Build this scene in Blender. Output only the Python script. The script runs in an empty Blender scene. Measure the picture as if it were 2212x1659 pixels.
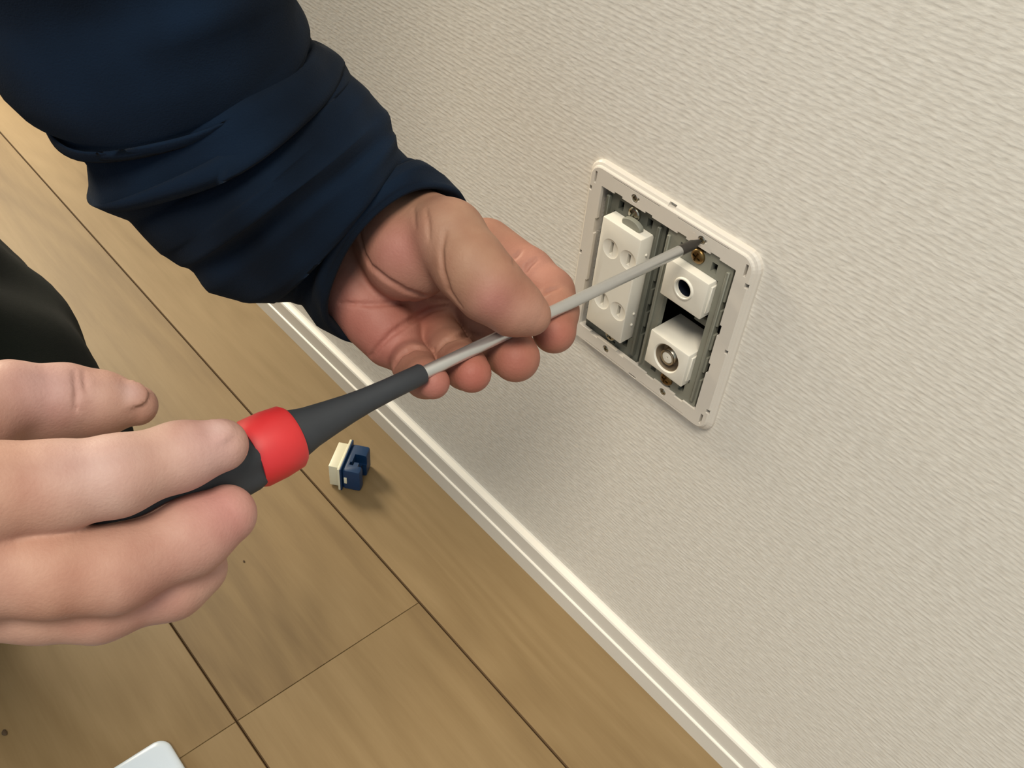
import bpy, bmesh, math, random
import numpy as np
from mathutils import Matrix, Vector

random.seed(4)
sc = bpy.context.scene
col = sc.collection

# ------------------------------------------------------------------ camera
H = 0.3114                                   # height of the outlet centre over the floor
RIGHT = np.array([0.65246264, 0.75388449, 0.07714057])
DOWN = np.array([0.55255913, -0.40360381, -0.72923410])
FWD = np.array([-0.51862405, 0.51842273, -0.67990217])
CAM = np.array([0.24083063, -0.33896052, 0.3070435 + H])
F = 2016.736                                 # focal length for a 2212 px wide frame
cam = bpy.data.cameras.new('camera'); cam_o = bpy.data.objects.new('camera', cam); col.objects.link(cam_o)
cam.sensor_fit = 'HORIZONTAL'; cam.sensor_width = 36.0; cam.lens = F * 36.0 / 2212.0; cam.clip_start = 0.01
cam_o.matrix_world = Matrix(((RIGHT[0], -DOWN[0], -FWD[0], CAM[0]), (RIGHT[1], -DOWN[1], -FWD[1], CAM[1]),
                             (RIGHT[2], -DOWN[2], -FWD[2], CAM[2]), (0, 0, 0, 1)))
sc.camera = cam_o

# ------------------------------------------------------------------ light and exposure
world = bpy.data.worlds.new('room_air'); sc.world = world; world.use_nodes = True
bg = world.node_tree.nodes['Background']; bg.inputs[0].default_value = (0.83, 1.0, 1.09, 1); bg.inputs[1].default_value = 0.41
def area(name, loc, target, size, energy, color):
    l = bpy.data.lights.new(name, 'AREA'); l.shape = 'DISK'; l.size = size; l.energy = energy; l.color = color
    o = bpy.data.objects.new(name, l); col.objects.link(o); o.location = loc
    o.rotation_euler = (Vector(target) - Vector(loc)).to_track_quat('-Z', 'Y').to_euler()
    return o
area('ceiling_lamp_light', (0.70, -1.02, 2.4), (0.2, -0.4, 0.0), 0.85, 33.0, (1.0, 0.91, 0.75))
area('far_lamp_light', (-1.75, -0.15, 1.1), (-1.15, -0.2, 0.0), 0.6, 33.0, (1.0, 0.88, 0.66))
sc.cycles.max_bounces = 6; sc.cycles.diffuse_bounces = 3; sc.cycles.glossy_bounces = 3; sc.cycles.transmission_bounces = 2
sc.view_settings.view_transform = 'Standard'; sc.view_settings.look = 'None'
sc.view_settings.exposure = 0.50; sc.view_settings.gamma = 1.0; sc.view_settings.use_curve_mapping = False

# ------------------------------------------------------------------ helpers
def lin(r, g, b):
    f = lambda c: (c / 255 / 12.92) if c / 255 <= 0.04045 else ((c / 255 + 0.055) / 1.055) ** 2.4
    return (f(r), f(g), f(b), 1.0)
def mat(name, color, rough=0.5, metal=0.0, spec=0.5):
    m = bpy.data.materials.new(name); m.use_nodes = True
    b = m.node_tree.nodes['Principled BSDF']
    b.inputs['Base Color'].default_value = color; b.inputs['Roughness'].default_value = rough
    b.inputs['Metallic'].default_value = metal; b.inputs['Specular IOR Level'].default_value = spec
    return m
def N(m, kind, **kw):
    n = m.node_tree.nodes.new(kind)
    for k, v in kw.items(): setattr(n, k, v)
    return n
def L(m, a, b): m.node_tree.links.new(a, b)
def bsdf(m): return m.node_tree.nodes['Principled BSDF']
def math_node(m, op, a, b=None):
    n = N(m, 'ShaderNodeMath', operation=op)
    for i, v in enumerate((a, b)):
        if v is None: continue
        if isinstance(v, (int, float)): n.inputs[i].default_value = v
        else: L(m, v, n.inputs[i])
    return n.outputs[0]
def add_grain(m, scale, amount, bump=0.0, dist=0.0003, detail=4.0):
    """slight tone mottling and fine relief on any plain material"""
    b = bsdf(m); tc = N(m, 'ShaderNodeTexCoord'); nz = N(m, 'ShaderNodeTexNoise')
    nz.inputs['Scale'].default_value = scale; nz.inputs['Detail'].default_value = detail
    L(m, tc.outputs['Object'], nz.inputs['Vector'])
    c = tuple(b.inputs['Base Color'].default_value)
    mx = N(m, 'ShaderNodeMix', data_type='RGBA')
    mx.inputs['A'].default_value = tuple(v * (1 - amount) for v in c[:3]) + (1,)
    mx.inputs['B'].default_value = tuple(min(1, v * (1 + amount)) for v in c[:3]) + (1,)
    L(m, nz.outputs['Fac'], mx.inputs['Factor']); L(m, mx.outputs['Result'], b.inputs['Base Color'])
    if bump:
        bp = N(m, 'ShaderNodeBump'); bp.inputs['Strength'].default_value = bump; bp.inputs['Distance'].default_value = dist
        L(m, nz.outputs['Fac'], bp.inputs['Height']); L(m, bp.outputs['Normal'], b.inputs['Normal'])
    return m
def link(o, parent=None):
    col.objects.link(o)
    if parent is not None:
        o.parent = parent; o.matrix_parent_inverse = Matrix.Translation(-Vector(parent.location)) if parent.type == 'EMPTY' else Matrix.Identity(4)
    return o
def empty(name, loc, label, cat, group=None):
    o = bpy.data.objects.new(name, None); o.empty_display_size = 0.02; o.location = loc; col.objects.link(o)
    o['label'] = label; o['category'] = cat
    if group: o['group'] = group
    return o
def bm_obj(name, bm, m, parent=None, smooth=None):
    bmesh.ops.recalc_face_normals(bm, faces=bm.faces)
    me = bpy.data.meshes.new(name); bm.to_mesh(me); bm.free()
    for x in (m if isinstance(m, (list, tuple)) else [m]): me.materials.append(x)
    o = bpy.data.objects.new(name, me); link(o, parent)
    if smooth is not None: shade(o, smooth)
    return o
def shade(o, angle=35):
    me = o.data
    for p in me.polygons: p.use_smooth = True
    if angle < 180: me.set_sharp_from_angle(angle=math.radians(angle))
def add_box(bm, lo, hi, bevel=0.0, seg=2):
    r = bmesh.ops.create_cube(bm, size=1.0)
    vs = r['verts']
    for v in vs:
        v.co = Vector([(lo[i] + hi[i]) / 2 + v.co[i] * (hi[i] - lo[i]) for i in range(3)])
    if bevel:
        es = list({e for v in vs for e in v.link_edges})
        bmesh.ops.bevel(bm, geom=es, offset=bevel, segments=seg, affect='EDGES', profile=0.5)
def box(name, lo, hi, m, parent=None, bevel=0.0, seg=2):
    bm = bmesh.new(); add_box(bm, lo, hi, bevel, seg)
    return bm_obj(name, bm, m, parent, 40 if bevel else None)
def frame_of(axis):
    a = Vector(axis).normalized(); u = a.orthogonal().normalized(); return a, u, a.cross(u)
def add_lathe(bm, base, axis, prof, n=32, close=True):
    """prof: list of (t along axis, radius)"""
    a, u, v = frame_of(axis); base = Vector(base); rings = []
    for t, r in prof:
        if r < 1e-7: rings.append([bm.verts.new(base + a * t)])
        else: rings.append([bm.verts.new(base + a * t + (u * math.cos(2 * math.pi * k / n) + v * math.sin(2 * math.pi * k / n)) * r) for k in range(n)])
    for A, B in zip(rings, rings[1:]):
        for k in range(n):
            k2 = (k + 1) % n
            if len(A) == 1 and len(B) == 1: continue
            if len(A) == 1: bm.faces.new((A[0], B[k], B[k2]))
            elif len(B) == 1: bm.faces.new((A[k], A[k2], B[0]))
            else: bm.faces.new((A[k], A[k2], B[k2], B[k]))
    if close:
        for R in (rings[0], rings[-1]):
            if len(R) > 2: bm.faces.new(R)
def lathe(name, base, axis, prof, m, parent=None, n=32, smooth=35, close=True):
    bm = bmesh.new(); add_lathe(bm, base, axis, prof, n, close); return bm_obj(name, bm, m, parent, smooth)
def cut(o, bm_cut, solver='EXACT'):
    """difference o - cutter, applied to the mesh"""
    bmesh.ops.recalc_face_normals(bm_cut, faces=bm_cut.faces)
    me = bpy.data.meshes.new('cutter'); bm_cut.to_mesh(me); bm_cut.free()
    c = bpy.data.objects.new('cutter', me); col.objects.link(c)
    md = o.modifiers.new('b', 'BOOLEAN'); md.operation = 'DIFFERENCE'; md.object = c; md.solver = solver; md.use_self = True
    bpy.context.view_layer.update()
    dg = bpy.context.evaluated_depsgraph_get()
    new = bpy.data.meshes.new_from_object(o.evaluated_get(dg)); old = o.data
    o.modifiers.clear(); o.data = new; new.name = o.name
    bpy.data.meshes.remove(old); bpy.data.objects.remove(c); bpy.data.meshes.remove(me)
    return o
def at(px, py, depth):
    """world point seen at a photograph pixel at a given distance along the view axis"""
    return CAM + (RIGHT * ((px - 1106) / F) + DOWN * ((py - 829.5) / F) + FWD) * depth

# ------------------------------------------------------------------ materials
# woven wallpaper: fine ribs that run along the wall, broken into short raised dashes
M_wall = mat('woven_wallpaper', lin(226, 219, 204), 0.75, spec=0.25)
def build_wall_mat(m):
    tc = N(m, 'ShaderNodeTexCoord')
    def aniso(sx, sz, detail=2.0, rough=0.5):
        mp = N(m, 'ShaderNodeMapping'); mp.inputs['Scale'].default_value = (sx, 1, sz); L(m, tc.outputs['Object'], mp.inputs['Vector'])
        nz = N(m, 'ShaderNodeTexNoise'); nz.inputs['Scale'].default_value = 1.0; nz.inputs['Detail'].default_value = detail; nz.inputs['Roughness'].default_value = rough
        L(m, mp.outputs['Vector'], nz.inputs['Vector']); return nz.outputs['Fac']
    dash = aniso(180, 430, 1.5); coarse = aniso(330, 800, 2.0, 0.6)
    sep = N(m, 'ShaderNodeSeparateXYZ'); L(m, tc.outputs['Object'], sep.inputs[0])
    rib = math_node(m, 'SINE', math_node(m, 'ADD', math_node(m, 'MULTIPLY', sep.outputs['Z'], 2 * math.pi / 0.0027), math_node(m, 'MULTIPLY', dash, 4.0)))
    dsh = math_node(m, 'ADD', dash, math_node(m, 'MULTIPLY', rib, 0.12))
    h = math_node(m, 'ADD', math_node(m, 'MULTIPLY', dsh, 1.35), math_node(m, 'MULTIPLY', coarse, 0.7))
    bp = N(m, 'ShaderNodeBump'); bp.inputs['Strength'].default_value = 0.5; bp.inputs['Distance'].default_value = 0.00030
    L(m, h, bp.inputs['Height']); L(m, bp.outputs['Normal'], bsdf(m).inputs['Normal'])
    rmp = N(m, 'ShaderNodeValToRGB'); rmp.color_ramp.elements[0].position = 0.3; rmp.color_ramp.elements[1].position = 0.7
    rmp.color_ramp.elements[0].color = lin(217, 210, 200); rmp.color_ramp.elements[1].color = lin(231, 225, 216)
    L(m, dash, rmp.inputs[0]); L(m, rmp.outputs[0], bsdf(m).inputs['Base Color'])
build_wall_mat(M_wall)

M_wood = mat('light_oak_flooring', lin(176, 150, 108), 0.52, spec=0.30)
def build_wood(m):
    tc = N(m, 'ShaderNodeTexCoord'); oi = N(m, 'ShaderNodeObjectInfo')
    off = N(m, 'ShaderNodeCombineXYZ'); L(m, math_node(m, 'MULTIPLY', oi.outputs['Random'], 9.0), off.inputs[0]); L(m, math_node(m, 'MULTIPLY', oi.outputs['Random'], 5.0), off.inputs[1])
    ad = N(m, 'ShaderNodeVectorMath', operation='ADD'); L(m, tc.outputs['Object'], ad.inputs[0]); L(m, off.outputs[0], ad.inputs[1])
    def noise(sx, sy, detail, rough=0.55, dist=0.0):
        mp = N(m, 'ShaderNodeMapping'); mp.inputs['Scale'].default_value = (sx, sy, 1); L(m, ad.outputs[0], mp.inputs['Vector'])
        nz = N(m, 'ShaderNodeTexNoise'); nz.inputs['Scale'].default_value = 1; nz.inputs['Detail'].default_value = detail
        nz.inputs['Roughness'].default_value = rough; nz.inputs['Distortion'].default_value = dist
        L(m, mp.outputs['Vector'], nz.inputs['Vector']); return nz.outputs['Fac']
    broad = noise(2.2, 9, 3, 0.5, 0.6); streak = noise(7, 95, 4, 0.6, 0.3); pores = noise(60, 900, 2); cloud = noise(11, 16, 2, 0.5)
    # arching growth-ring figure
    ring = math_node(m, 'SINE', math_node(m, 'MULTIPLY', noise(1.6, 7.5, 1, 0.4, 0.2), 95.0))
    ring = math_node(m, 'MULTIPLY', math_node(m, 'ADD', ring, 1.0), 0.5)
    ring = math_node(m, 'MULTIPLY', ring, math_node(m, 'MULTIPLY', cloud, 1.2))
    v = math_node(m, 'ADD', math_node(m, 'MULTIPLY', broad, 0.62), math_node(m, 'MULTIPLY', streak, 0.30))
    v = math_node(m, 'ADD', v, math_node(m, 'MULTIPLY', pores, 0.08)); v = math_node(m, 'ADD', v, math_node(m, 'MULTIPLY', ring, -0.11))
    v = math_node(m, 'ADD', v, math_node(m, 'MULTIPLY', cloud, 0.12)); v = math_node(m, 'ADD', v, math_node(m, 'MULTIPLY', oi.outputs['Random'], 0.10))
    r = N(m, 'ShaderNodeValToRGB'); e = r.color_ramp.elements
    e[0].position = 0.30; e[0].color = lin(103, 82, 54); e[1].position = 0.90; e[1].color = lin(146, 124, 91)
    x = e.new(0.52); x.color = lin(124, 102, 70)
    L(m, v, r.inputs[0]); L(m, r.outputs[0], bsdf(m).inputs['Base Color'])
    bp = N(m, 'ShaderNodeBump'); bp.inputs['Strength'].default_value = 0.12; bp.inputs['Distance'].default_value = 0.0003
    L(m, streak, bp.inputs['Height']); L(m, bp.outputs['Normal'], bsdf(m).inputs['Normal'])
build_wood(M_wood)
M_groove = add_grain(mat('dark_plank_groove', lin(88, 65, 37), 0.7), 60, 0.2)
M_sub = add_grain(mat('subfloor', lin(70, 54, 36), 0.9), 20, 0.2)
M_base = add_grain(mat('white_baseboard_vinyl', lin(226, 220, 211), 0.4, spec=0.4), 30, 0.02)
M_white = add_grain(mat('white_device_plastic', lin(228, 222, 210), 0.35, spec=0.45), 180, 0.02)
M_frame = add_grain(mat('white_frame_plastic', lin(214, 206, 196), 0.45, spec=0.4), 150, 0.02)
M_grey = add_grain(mat('grey_bracket_plastic', lin(132, 131, 119), 0.55), 160, 0.10)
M_grey2 = add_grain(mat('dark_grey_bracket_plastic', lin(100, 101, 92), 0.55), 160, 0.12)
M_black = add_grain(mat('box_interior', lin(20, 22, 22), 0.8), 40, 0.3)
M_steel = add_grain(mat('screw_steel', lin(168, 164, 150), 0.28, 1.0), 400, 0.15)
M_brass = add_grain(mat('passivated_screw', lin(120, 96, 60), 0.35, 0.9), 400, 0.2)
M_nickel = add_grain(mat('nickel_barrel', lin(190, 180, 162), 0.3, 1.0), 300, 0.1)
M_lining = add_grain(mat('tan_recess_metal', lin(158, 142, 122), 0.4, 0.5), 300, 0.08)
M_shaft = add_grain(mat('satin_chrome_shaft', lin(205, 206, 206), 0.36, 0.85), 300, 0.04)
M_tip = add_grain(mat('black_oxide_tip', lin(66, 62, 58), 0.5, 0.6), 400, 0.2)
M_rubber = add_grain(mat('black_rubber', lin(50, 53, 58), 0.6, spec=0.35), 200, 0.10)
M_red = add_grain(mat('red_plastic', lin(200, 44, 48), 0.5), 160, 0.06)
M_blue = add_grain(mat('blue_module_plastic', lin(12, 50, 88), 0.45), 200, 0.12)
M_navyhole = add_grain(mat('dark_hole_fill', lin(8, 14, 30), 0.6), 200, 0.2)  # near-black navy for the terminal block; also paints shade into the jack hole
M_ivory = add_grain(mat('ivory_module_plastic', lin(226, 220, 194), 0.4), 120, 0.03)
M_plate = add_grain(mat('glossy_white_cover_plate', lin(214, 226, 240), 0.25), 60, 0.01)
M_speck = add_grain(mat('brown_crumb', lin(70, 52, 32), 0.8), 300, 0.3)

M_cloth = mat('navy_sweatshirt', lin(30, 38, 52), 0.95, spec=0.06)
def build_cloth(m, c0, c1):
    tc = N(m, 'ShaderNodeTexCoord'); b = bsdf(m)
    n1 = N(m, 'ShaderNodeTexNoise'); n1.inputs['Scale'].default_value = 14; n1.inputs['Detail'].default_value = 3; L(m, tc.outputs['Object'], n1.inputs['Vector'])
    n2 = N(m, 'ShaderNodeTexNoise'); n2.inputs['Scale'].default_value = 1500; n2.inputs['Detail'].default_value = 2; L(m, tc.outputs['Object'], n2.inputs['Vector'])
    r = N(m, 'ShaderNodeValToRGB'); r.color_ramp.elements[0].position = 0.35; r.color_ramp.elements[1].position = 0.7
    r.color_ramp.elements[0].color = c0; r.color_ramp.elements[1].color = c1
    L(m, n1.outputs['Fac'], r.inputs[0]); L(m, r.outputs[0], b.inputs['Base Color'])
    bp = N(m, 'ShaderNodeBump'); bp.inputs['Strength'].default_value = 0.5; bp.inputs['Distance'].default_value = 0.0004
    L(m, n2.outputs['Fac'], bp.inputs['Height']); L(m, bp.outputs['Normal'], b.inputs['Normal'])
    b.inputs['Sheen Weight'].default_value = 0.02; b.inputs['Sheen Roughness'].default_value = 0.6
build_cloth(M_cloth, lin(10, 16, 25), lin(17, 31, 49))
M_trouser = mat('black_trousers', lin(22, 24, 22), 0.95, spec=0.1); build_cloth(M_trouser, lin(7, 10, 8), lin(13, 17, 13))

M_skin = mat('skin', lin(205, 150, 122), 0.56, spec=0.28)
def build_skin(m):
    b = bsdf(m); at_ = N(m, 'ShaderNodeAttribute', attribute_name='tone'); tc = N(m, 'ShaderNodeTexCoord')
    n1 = N(m, 'ShaderNodeTexNoise'); n1.inputs['Scale'].default_value = 70; n1.inputs['Detail'].default_value = 4; L(m, tc.outputs['Object'], n1.inputs['Vector'])
    n2 = N(m, 'ShaderNodeTexNoise'); n2.inputs['Scale'].default_value = 900; n2.inputs['Detail'].default_value = 2; L(m, tc.outputs['Object'], n2.inputs['Vector'])
    hs = N(m, 'ShaderNodeMix', data_type='RGBA', blend_type='MULTIPLY'); hs.inputs['Factor'].default_value = 1.0
    rmp = N(m, 'ShaderNodeValToRGB'); rmp.color_ramp.elements[0].position = 0.3; rmp.color_ramp.elements[1].position = 0.7
    rmp.color_ramp.elements[0].color = (0.86, 0.77, 0.76, 1); rmp.color_ramp.elements[1].color = (1, 1, 1, 1)
    L(m, n1.outputs['Fac'], rmp.inputs[0]); L(m, at_.outputs['Color'], hs.inputs['A']); L(m, rmp.outputs[0], hs.inputs['B'])
    L(m, hs.outputs['Result'], b.inputs['Base Color'])
    bp = N(m, 'ShaderNodeBump'); bp.inputs['Strength'].default_value = 0.45; bp.inputs['Distance'].default_value = 0.0003
    L(m, n2.outputs['Fac'], bp.inputs['Height']); L(m, bp.outputs['Normal'], b.inputs['Normal'])
build_skin(M_skin)

# ------------------------------------------------------------------ the room: wall, baseboard, plank floor
WY = 0.005                                     # wall face; the frame front lies at y = 0
bm = bmesh.new()
X0, X1, Z0, Z1 = -2.6, 1.4, 0.0, 2.4; hx, hz0, hz1 = 0.0475, H - 0.0495, H + 0.0495
for (a, b_, c, d) in ((X0, -hx, Z0, Z1), (hx, X1, Z0, Z1), (-hx, hx, Z0, hz0), (-hx, hx, hz1, Z1)):
    bm.faces.new([bm.verts.new(p) for p in ((a, WY, c), (b_, WY, c), (b_, WY, d), (a, WY, d))])
for (p, q) in (((-hx, hz0), (hx, hz0)), ((hx, hz0), (hx, hz1)), ((hx, hz1), (-hx, hz1)), ((-hx, hz1), (-hx, hz0))):
    bm.faces.new([bm.verts.new(v) for v in ((p[0], WY, p[1]), (q[0], WY, q[1]), (q[0], WY + 0.0125, q[1]), (p[0], WY + 0.0125, p[1]))])
bmesh.ops.remove_doubles(bm, verts=bm.verts, dist=1e-6)
# outer thickness so the wall is a slab
bm.faces.new([bm.verts.new(p) for p in ((X0, WY + 0.08, Z0), (X1, WY + 0.08, Z0), (X1, WY + 0.08, Z1), (X0, WY + 0.08, Z1))])
wall = bm_obj('wall_back', bm, M_wall); wall['kind'] = 'structure'
wall['label'] = 'white woven-texture papered wall behind the open outlet'
# steel switch box set into the wall behind the opening
bm = bmesh.new()
add_box(bm, (-0.053, WY + 0.0126, H - 0.055), (0.053, WY + 0.055, H + 0.055), 0.004, 2)
bmesh.ops.delete(bm, geom=[f for f in bm.faces if f.calc_center_median().y < WY + 0.0127], context='FACES')
sb = bm_obj('switch_box', bm, M_black); sb['label'] = 'dark recessed switch box inside the wall behind the sockets'; sb['category'] = 'switch box'

prof = [(-0.003, 0.0), (-0.003, 0.0160), (-0.0026, 0.0166), (-0.0013, 0.0170), (-0.0013, 0.0325), (-0.0005, 0.0338), (0.0012, 0.0346), (0.0040, 0.0350), (WY + 0.0005, 0.0368), (WY + 0.0005, 0.0)]
bm = bmesh.new(); rings = [[bm.verts.new((x, y, z)) for y, z in prof] for x in (X0, X1)]
for k in range(len(prof)):
    k2 = (k + 1) % len(prof); bm.faces.new((rings[0][k], rings[1][k], rings[1][k2], rings[0][k2]))
bm.faces.new(rings[0]); bm.faces.new(rings[1])
wl = box('wall_left', (X0 - 0.08, -2.6, 0.0), (X0, WY + 0.08, 2.4), M_wall); wl['kind'] = 'structure'; wl['label'] = 'far end wall with the same pale wallpaper'
bb = bm_obj('baseboard_back', bm, M_base); bb['kind'] = 'structure'; bb['label'] = 'low white stepped baseboard along the foot of the wall'; shade(bb, 20)

floor = box('floor', (X0, -2.6, -0.03), (X1, WY + 0.08, -0.012), M_sub); floor['kind'] = 'structure'; floor['label'] = 'light oak plank floor with dark grooves'
row_edges = [0.004, -0.0872]; 
while row_edges[-1] > -2.4: row_edges.append(row_edges[-1] - 0.1556)
def plank(x0, x1, y0, y1):
    gl, ge, t = 0.0008, 0.0003, -0.012
    ya, yb_ = (y0 - 0.00025, y1 + 0.00025) if y0 > y1 else (y1, y0)
    x0 += 0.0001; x1 -= 0.0001
    top = [(x0 + ge, ya - gl, 0), (x1 - ge, ya - gl, 0), (x1 - ge, yb_ + gl, 0), (x0 + ge, yb_ + gl, 0)]
    mid = [(x0, ya, -0.0010), (x1, ya, -0.0010), (x1, yb_, -0.0010), (x0, yb_, -0.0010)]
    bot = [(p[0], p[1], t) for p in mid]
    bm = bmesh.new(); T = [bm.verts.new(p) for p in top]; Mi = [bm.verts.new(p) for p in mid]; B = [bm.verts.new(p) for p in bot]
    f = bm.faces.new(T); f.material_index = 0
    for k in range(4):
        k2 = (k + 1) % 4
        f = bm.faces.new((Mi[k], Mi[k2], T[k2], T[k])); f.material_index = 1 if k % 2 == 0 else 0
        f = bm.faces.new((B[k], B[k2], Mi[k2], Mi[k])); f.material_index = 1
    bm.faces.new(list(reversed(B))).material_index = 1
    o = bm_obj('plank', bm, [M_wood, M_groove], floor)
    return o
joints = {0: (0.62, -1.198)}
for i in range(len(row_edges) - 1):
    pair = (i + 1) // 2
    off = {0: 0.62, 1: -0.0866, 2: 0.70, 3: 0.15}[pair % 4]
    xs = [X0] + sorted(x for x in (off + 1.818 * k for k in range(-3, 3)) if X0 + 0.05 < x < X1 - 0.05) + [X1]
    for a, b_ in zip(xs, xs[1:]): plank(a, b_, row_edges[i], row_edges[i + 1])

# ------------------------------------------------------------------ wall plate frame (two gangs) with its screws
def rrect(w, h, r, n=6):
    pts = []
    for cx, cz, a0 in ((w - r, h - r, 0), (-w + r, h - r, 90), (-w + r, -h + r, 180), (w - r, -h + r, 270)):
        for k in range(n + 1):
            a = math.radians(a0 + 90 * k / n); pts.append((cx + r * math.cos(a), cz + r * math.sin(a)))
    return pts
fr = empty('wall_plate_frame', (0, WY, H - 0.06), 'white two-gang wall plate frame screwed around the open sockets', 'plate frame')
bm = bmesh.new(); n = 6
loops = []
for (w, h, r, y) in ((0.0579, 0.0602, 0.009, WY), (0.0579, 0.0602, 0.009, 0.0031), (0.0571, 0.0594, 0.0085, 0.0021), (0.0558, 0.0581, 0.0075, 0.0015),
                     (0.0553, 0.0577, 0.007, 0.0004), (0.0547, 0.0572, 0.0068, 0.0), (0.0464, 0.0477, 0.0006, 0.0), (0.0464, 0.0477, 0.0006, 0.0022)):
    loops.append([bm.verts.new((x, y, H + z)) for x, z in rrect(w, h, r, n)])
loops.append([bm.verts.new((x, 0.0022, H + z)) for x, z in rrect(0.0473, 0.0490, 0.0006, n)])
loops.append([bm.verts.new((x, WY, H + z)) for x, z in rrect(0.0473, 0.0490, 0.0006, n)])
m_ = len(loops[0])
for A, B in zip(loops, loops[1:] + loops[:1]):
    for k in range(m_):
        k2 = (k + 1) % m_; bm.faces.new((A[k], A[k2], B[k2], B[k]))
body = bm_obj('frame_body', bm, M_frame, fr)
bc = bmesh.new()
def slot(x, z, w, h, d=0.003, y=-0.001): add_box(bc, (x - w / 2, y, H + z - h / 2), (x + w / 2, y + 0.001 + d, H + z + h / 2))
for sx in (-1, 1):
    for sz in (-1, 1): slot(sx * 0.0516, sz * 0.0505, 0.0016, 0.0072); slot(sx * 0.0543, sz * 0.0428, 0.0022, 0.0030, 0.004)
    slot(sx * 0.0543, 0.0005, 0.0020, 0.0026, 0.004)
slot(0, 0.0590, 0.0046, 0.0022, 0.006); slot(0, -0.0563, 0.0056, 0.0013)
for sx in (-1, 1):
    for sz in (-1, 1): slot(sx * 0.0229, sz * 0.0561, 0.0335, 0.00045, 0.0007)
# ragged clip notches along the inner rim
for x, z, w, h in ((-0.034, 0.0478, 0.006, 0.0022), (-0.012, 0.0478, 0.005, 0.0020), (0.011, 0.0478, 0.006, 0.0022), (0.033, 0.0478, 0.006, 0.0022),
                   (-0.034, -0.0478, 0.006, 0.0022), (-0.012, -0.0478, 0.006, 0.0022), (0.012, -0.0478, 0.006, 0.002), (0.034, -0.0478, 0.006, 0.0022),
                   (0.0465, 0.010, 0.0022, 0.007), (0.0465, -0.016, 0.0022, 0.007), (-0.0465, 0.022, 0.0018, 0.010), (-0.0465, -0.02, 0.0018, 0.010)):
    slot(x, z, w, h, 0.012)
for sx in (-1, 1):
    for sz in (-1, 1):
        add_lathe(bc, (sx * 0.023, -0.001, H + sz * 0.0519), (0, 1, 0), [(0, 0.0024), (0.0021, 0.0024)], 20)
        if sz > 0: slot(sx * 0.023 + 0.0028, 0.0526, 0.0013, 0.0018, 0.001)
cut(body, bc)
def cross_screw(name, c, r, m, parent, dome=0.0006, ang=0.5):
    c = Vector(c)
    o = lathe(name, c, (0, -1, 0), [(-0.0015, r), (0.0, r), (dome * 0.6, r * 0.85), (dome, r * 0.5), (dome * 1.05, 0)], m, parent, 24, 50)
    b2 = bmesh.new()
    for k in range(2):
        t = bmesh.new(); add_box(t, (-r * 0.62, -0.003, -r * 0.13), (r * 0.62, -dome * 0.1 + 0.0002, r * 0.13))
        R_ = Matrix.Translation(c) @ Matrix.Rotation(ang + k * math.pi / 2, 4, 'Y')
        t.transform(R_); me = bpy.data.meshes.new('t'); t.to_mesh(me); t.free(); b2.from_mesh(me); bpy.data.meshes.remove(me)
    cut(o, b2); return o
for i, (sx, sz) in enumerate(((-1, 1), (1, 1), (-1, -1), (1, -1))):
    cross_screw('screw', (sx * 0.023, 0.0006, H + sz * 0.0519), 0.00205, M_steel, fr, 0.0006, 0.3 + 0.5 * i)

# ------------------------------------------------------------------ left gang: duplex power outlet in its grey bracket
def bracket(name, cx, yf, label, win, mm):
    """grey yoke with a window; win=(half width, z0, z1)"""
    b = empty(name, (cx, 0.006, H - 0.047), label, 'bracket')
    bm = bmesh.new(); add_box(bm, (cx - 0.0215, yf, H - 0.0505), (cx + 0.0215, yf + 0.0035, H + 0.0505), 0.0004, 1)
    o = bm_obj('yoke', bm, mm, b)
    c = bmesh.new(); add_box(c, (cx - win[0], yf - 0.01, H + win[1]), (cx + win[0], yf + 0.02, H + win[2]))
    for sx in (-1, 1):
        for sz in (-1, 1):
            add_box(c, (cx + sx * 0.0105 - 0.0018, yf - 0.01, H + sz * 0.0408 - 0.0028), (cx + sx * 0.0105 + 0.0018, yf + 0.02, H + sz * 0.0408 + 0.0028))
    for sz in (-1, 1):
        add_box(c, (cx - 0.0035, yf - 0.01, H + sz * 0.0468 - 0.0012), (cx + 0.0035, yf + 0.002, H + sz * 0.0468 + 0.0012))
    for sx in (-1, 1):
        for z in (-0.028, -0.012, 0.004, 0.02): add_box(c, (cx + sx * 0.0215 - 0.0011, yf - 0.01, H + z), (cx + sx * 0.0215 + 0.0011, yf + 0.02, H + z + 0.006))
    cut(o, c); return b
BL = bracket('outlet_bracket', -0.023, 0.0035, 'grey plastic yoke holding the white power outlet, left half of frame', (0.0148, -0.0358, 0.0358), M_grey2)
# raised side rails of the yoke and the round head clamps
for sx in (-1, 1): box('side_rail', (-0.023 + sx * 0.0186 - 0.0011, 0.0008, H - 0.044), (-0.023 + sx * 0.0186 + 0.0011, 0.0036, H + 0.044), M_grey2, BL, 0.0004, 1)
for sz in (-1, 1):
    cross_screw('bracket_screw', (-0.023, 0.0020, H + sz * 0.0418), 0.0040, M_steel, BL, 0.0012, 0.7)
bm = bmesh.new(); add_lathe(bm, (-0.0215, 0.0008, H + 0.0375), (0, -1, 0), [(0, 0.0055), (0.0022, 0.0055), (0.0028, 0.005), (0.0028, 0)], 28)
for v in bm.verts: v.co.x = -0.0205 + (v.co.x + 0.0215) * 1.25; v.co.z = H + 0.0372 + (v.co.z - H - 0.0375) * 0.62
bm_obj('clamp_tab', bm, M_grey, BL, 40)
PO = empty('power_outlet', (-0.023, 0.0, H - 0.0352), 'white duplex power outlet with four blade slots in the left half', 'outlet')
ob = box('outlet_body', (-0.0371, -0.0058, H - 0.0352), (-0.0089, 0.022, H + 0.0358), M_white, PO, 0.0007, 2)
c = bmesh.new()
SL = [(x, z) for z in (0.0197, -0.0153) for x in (-0.0280, -0.0150)]
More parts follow.
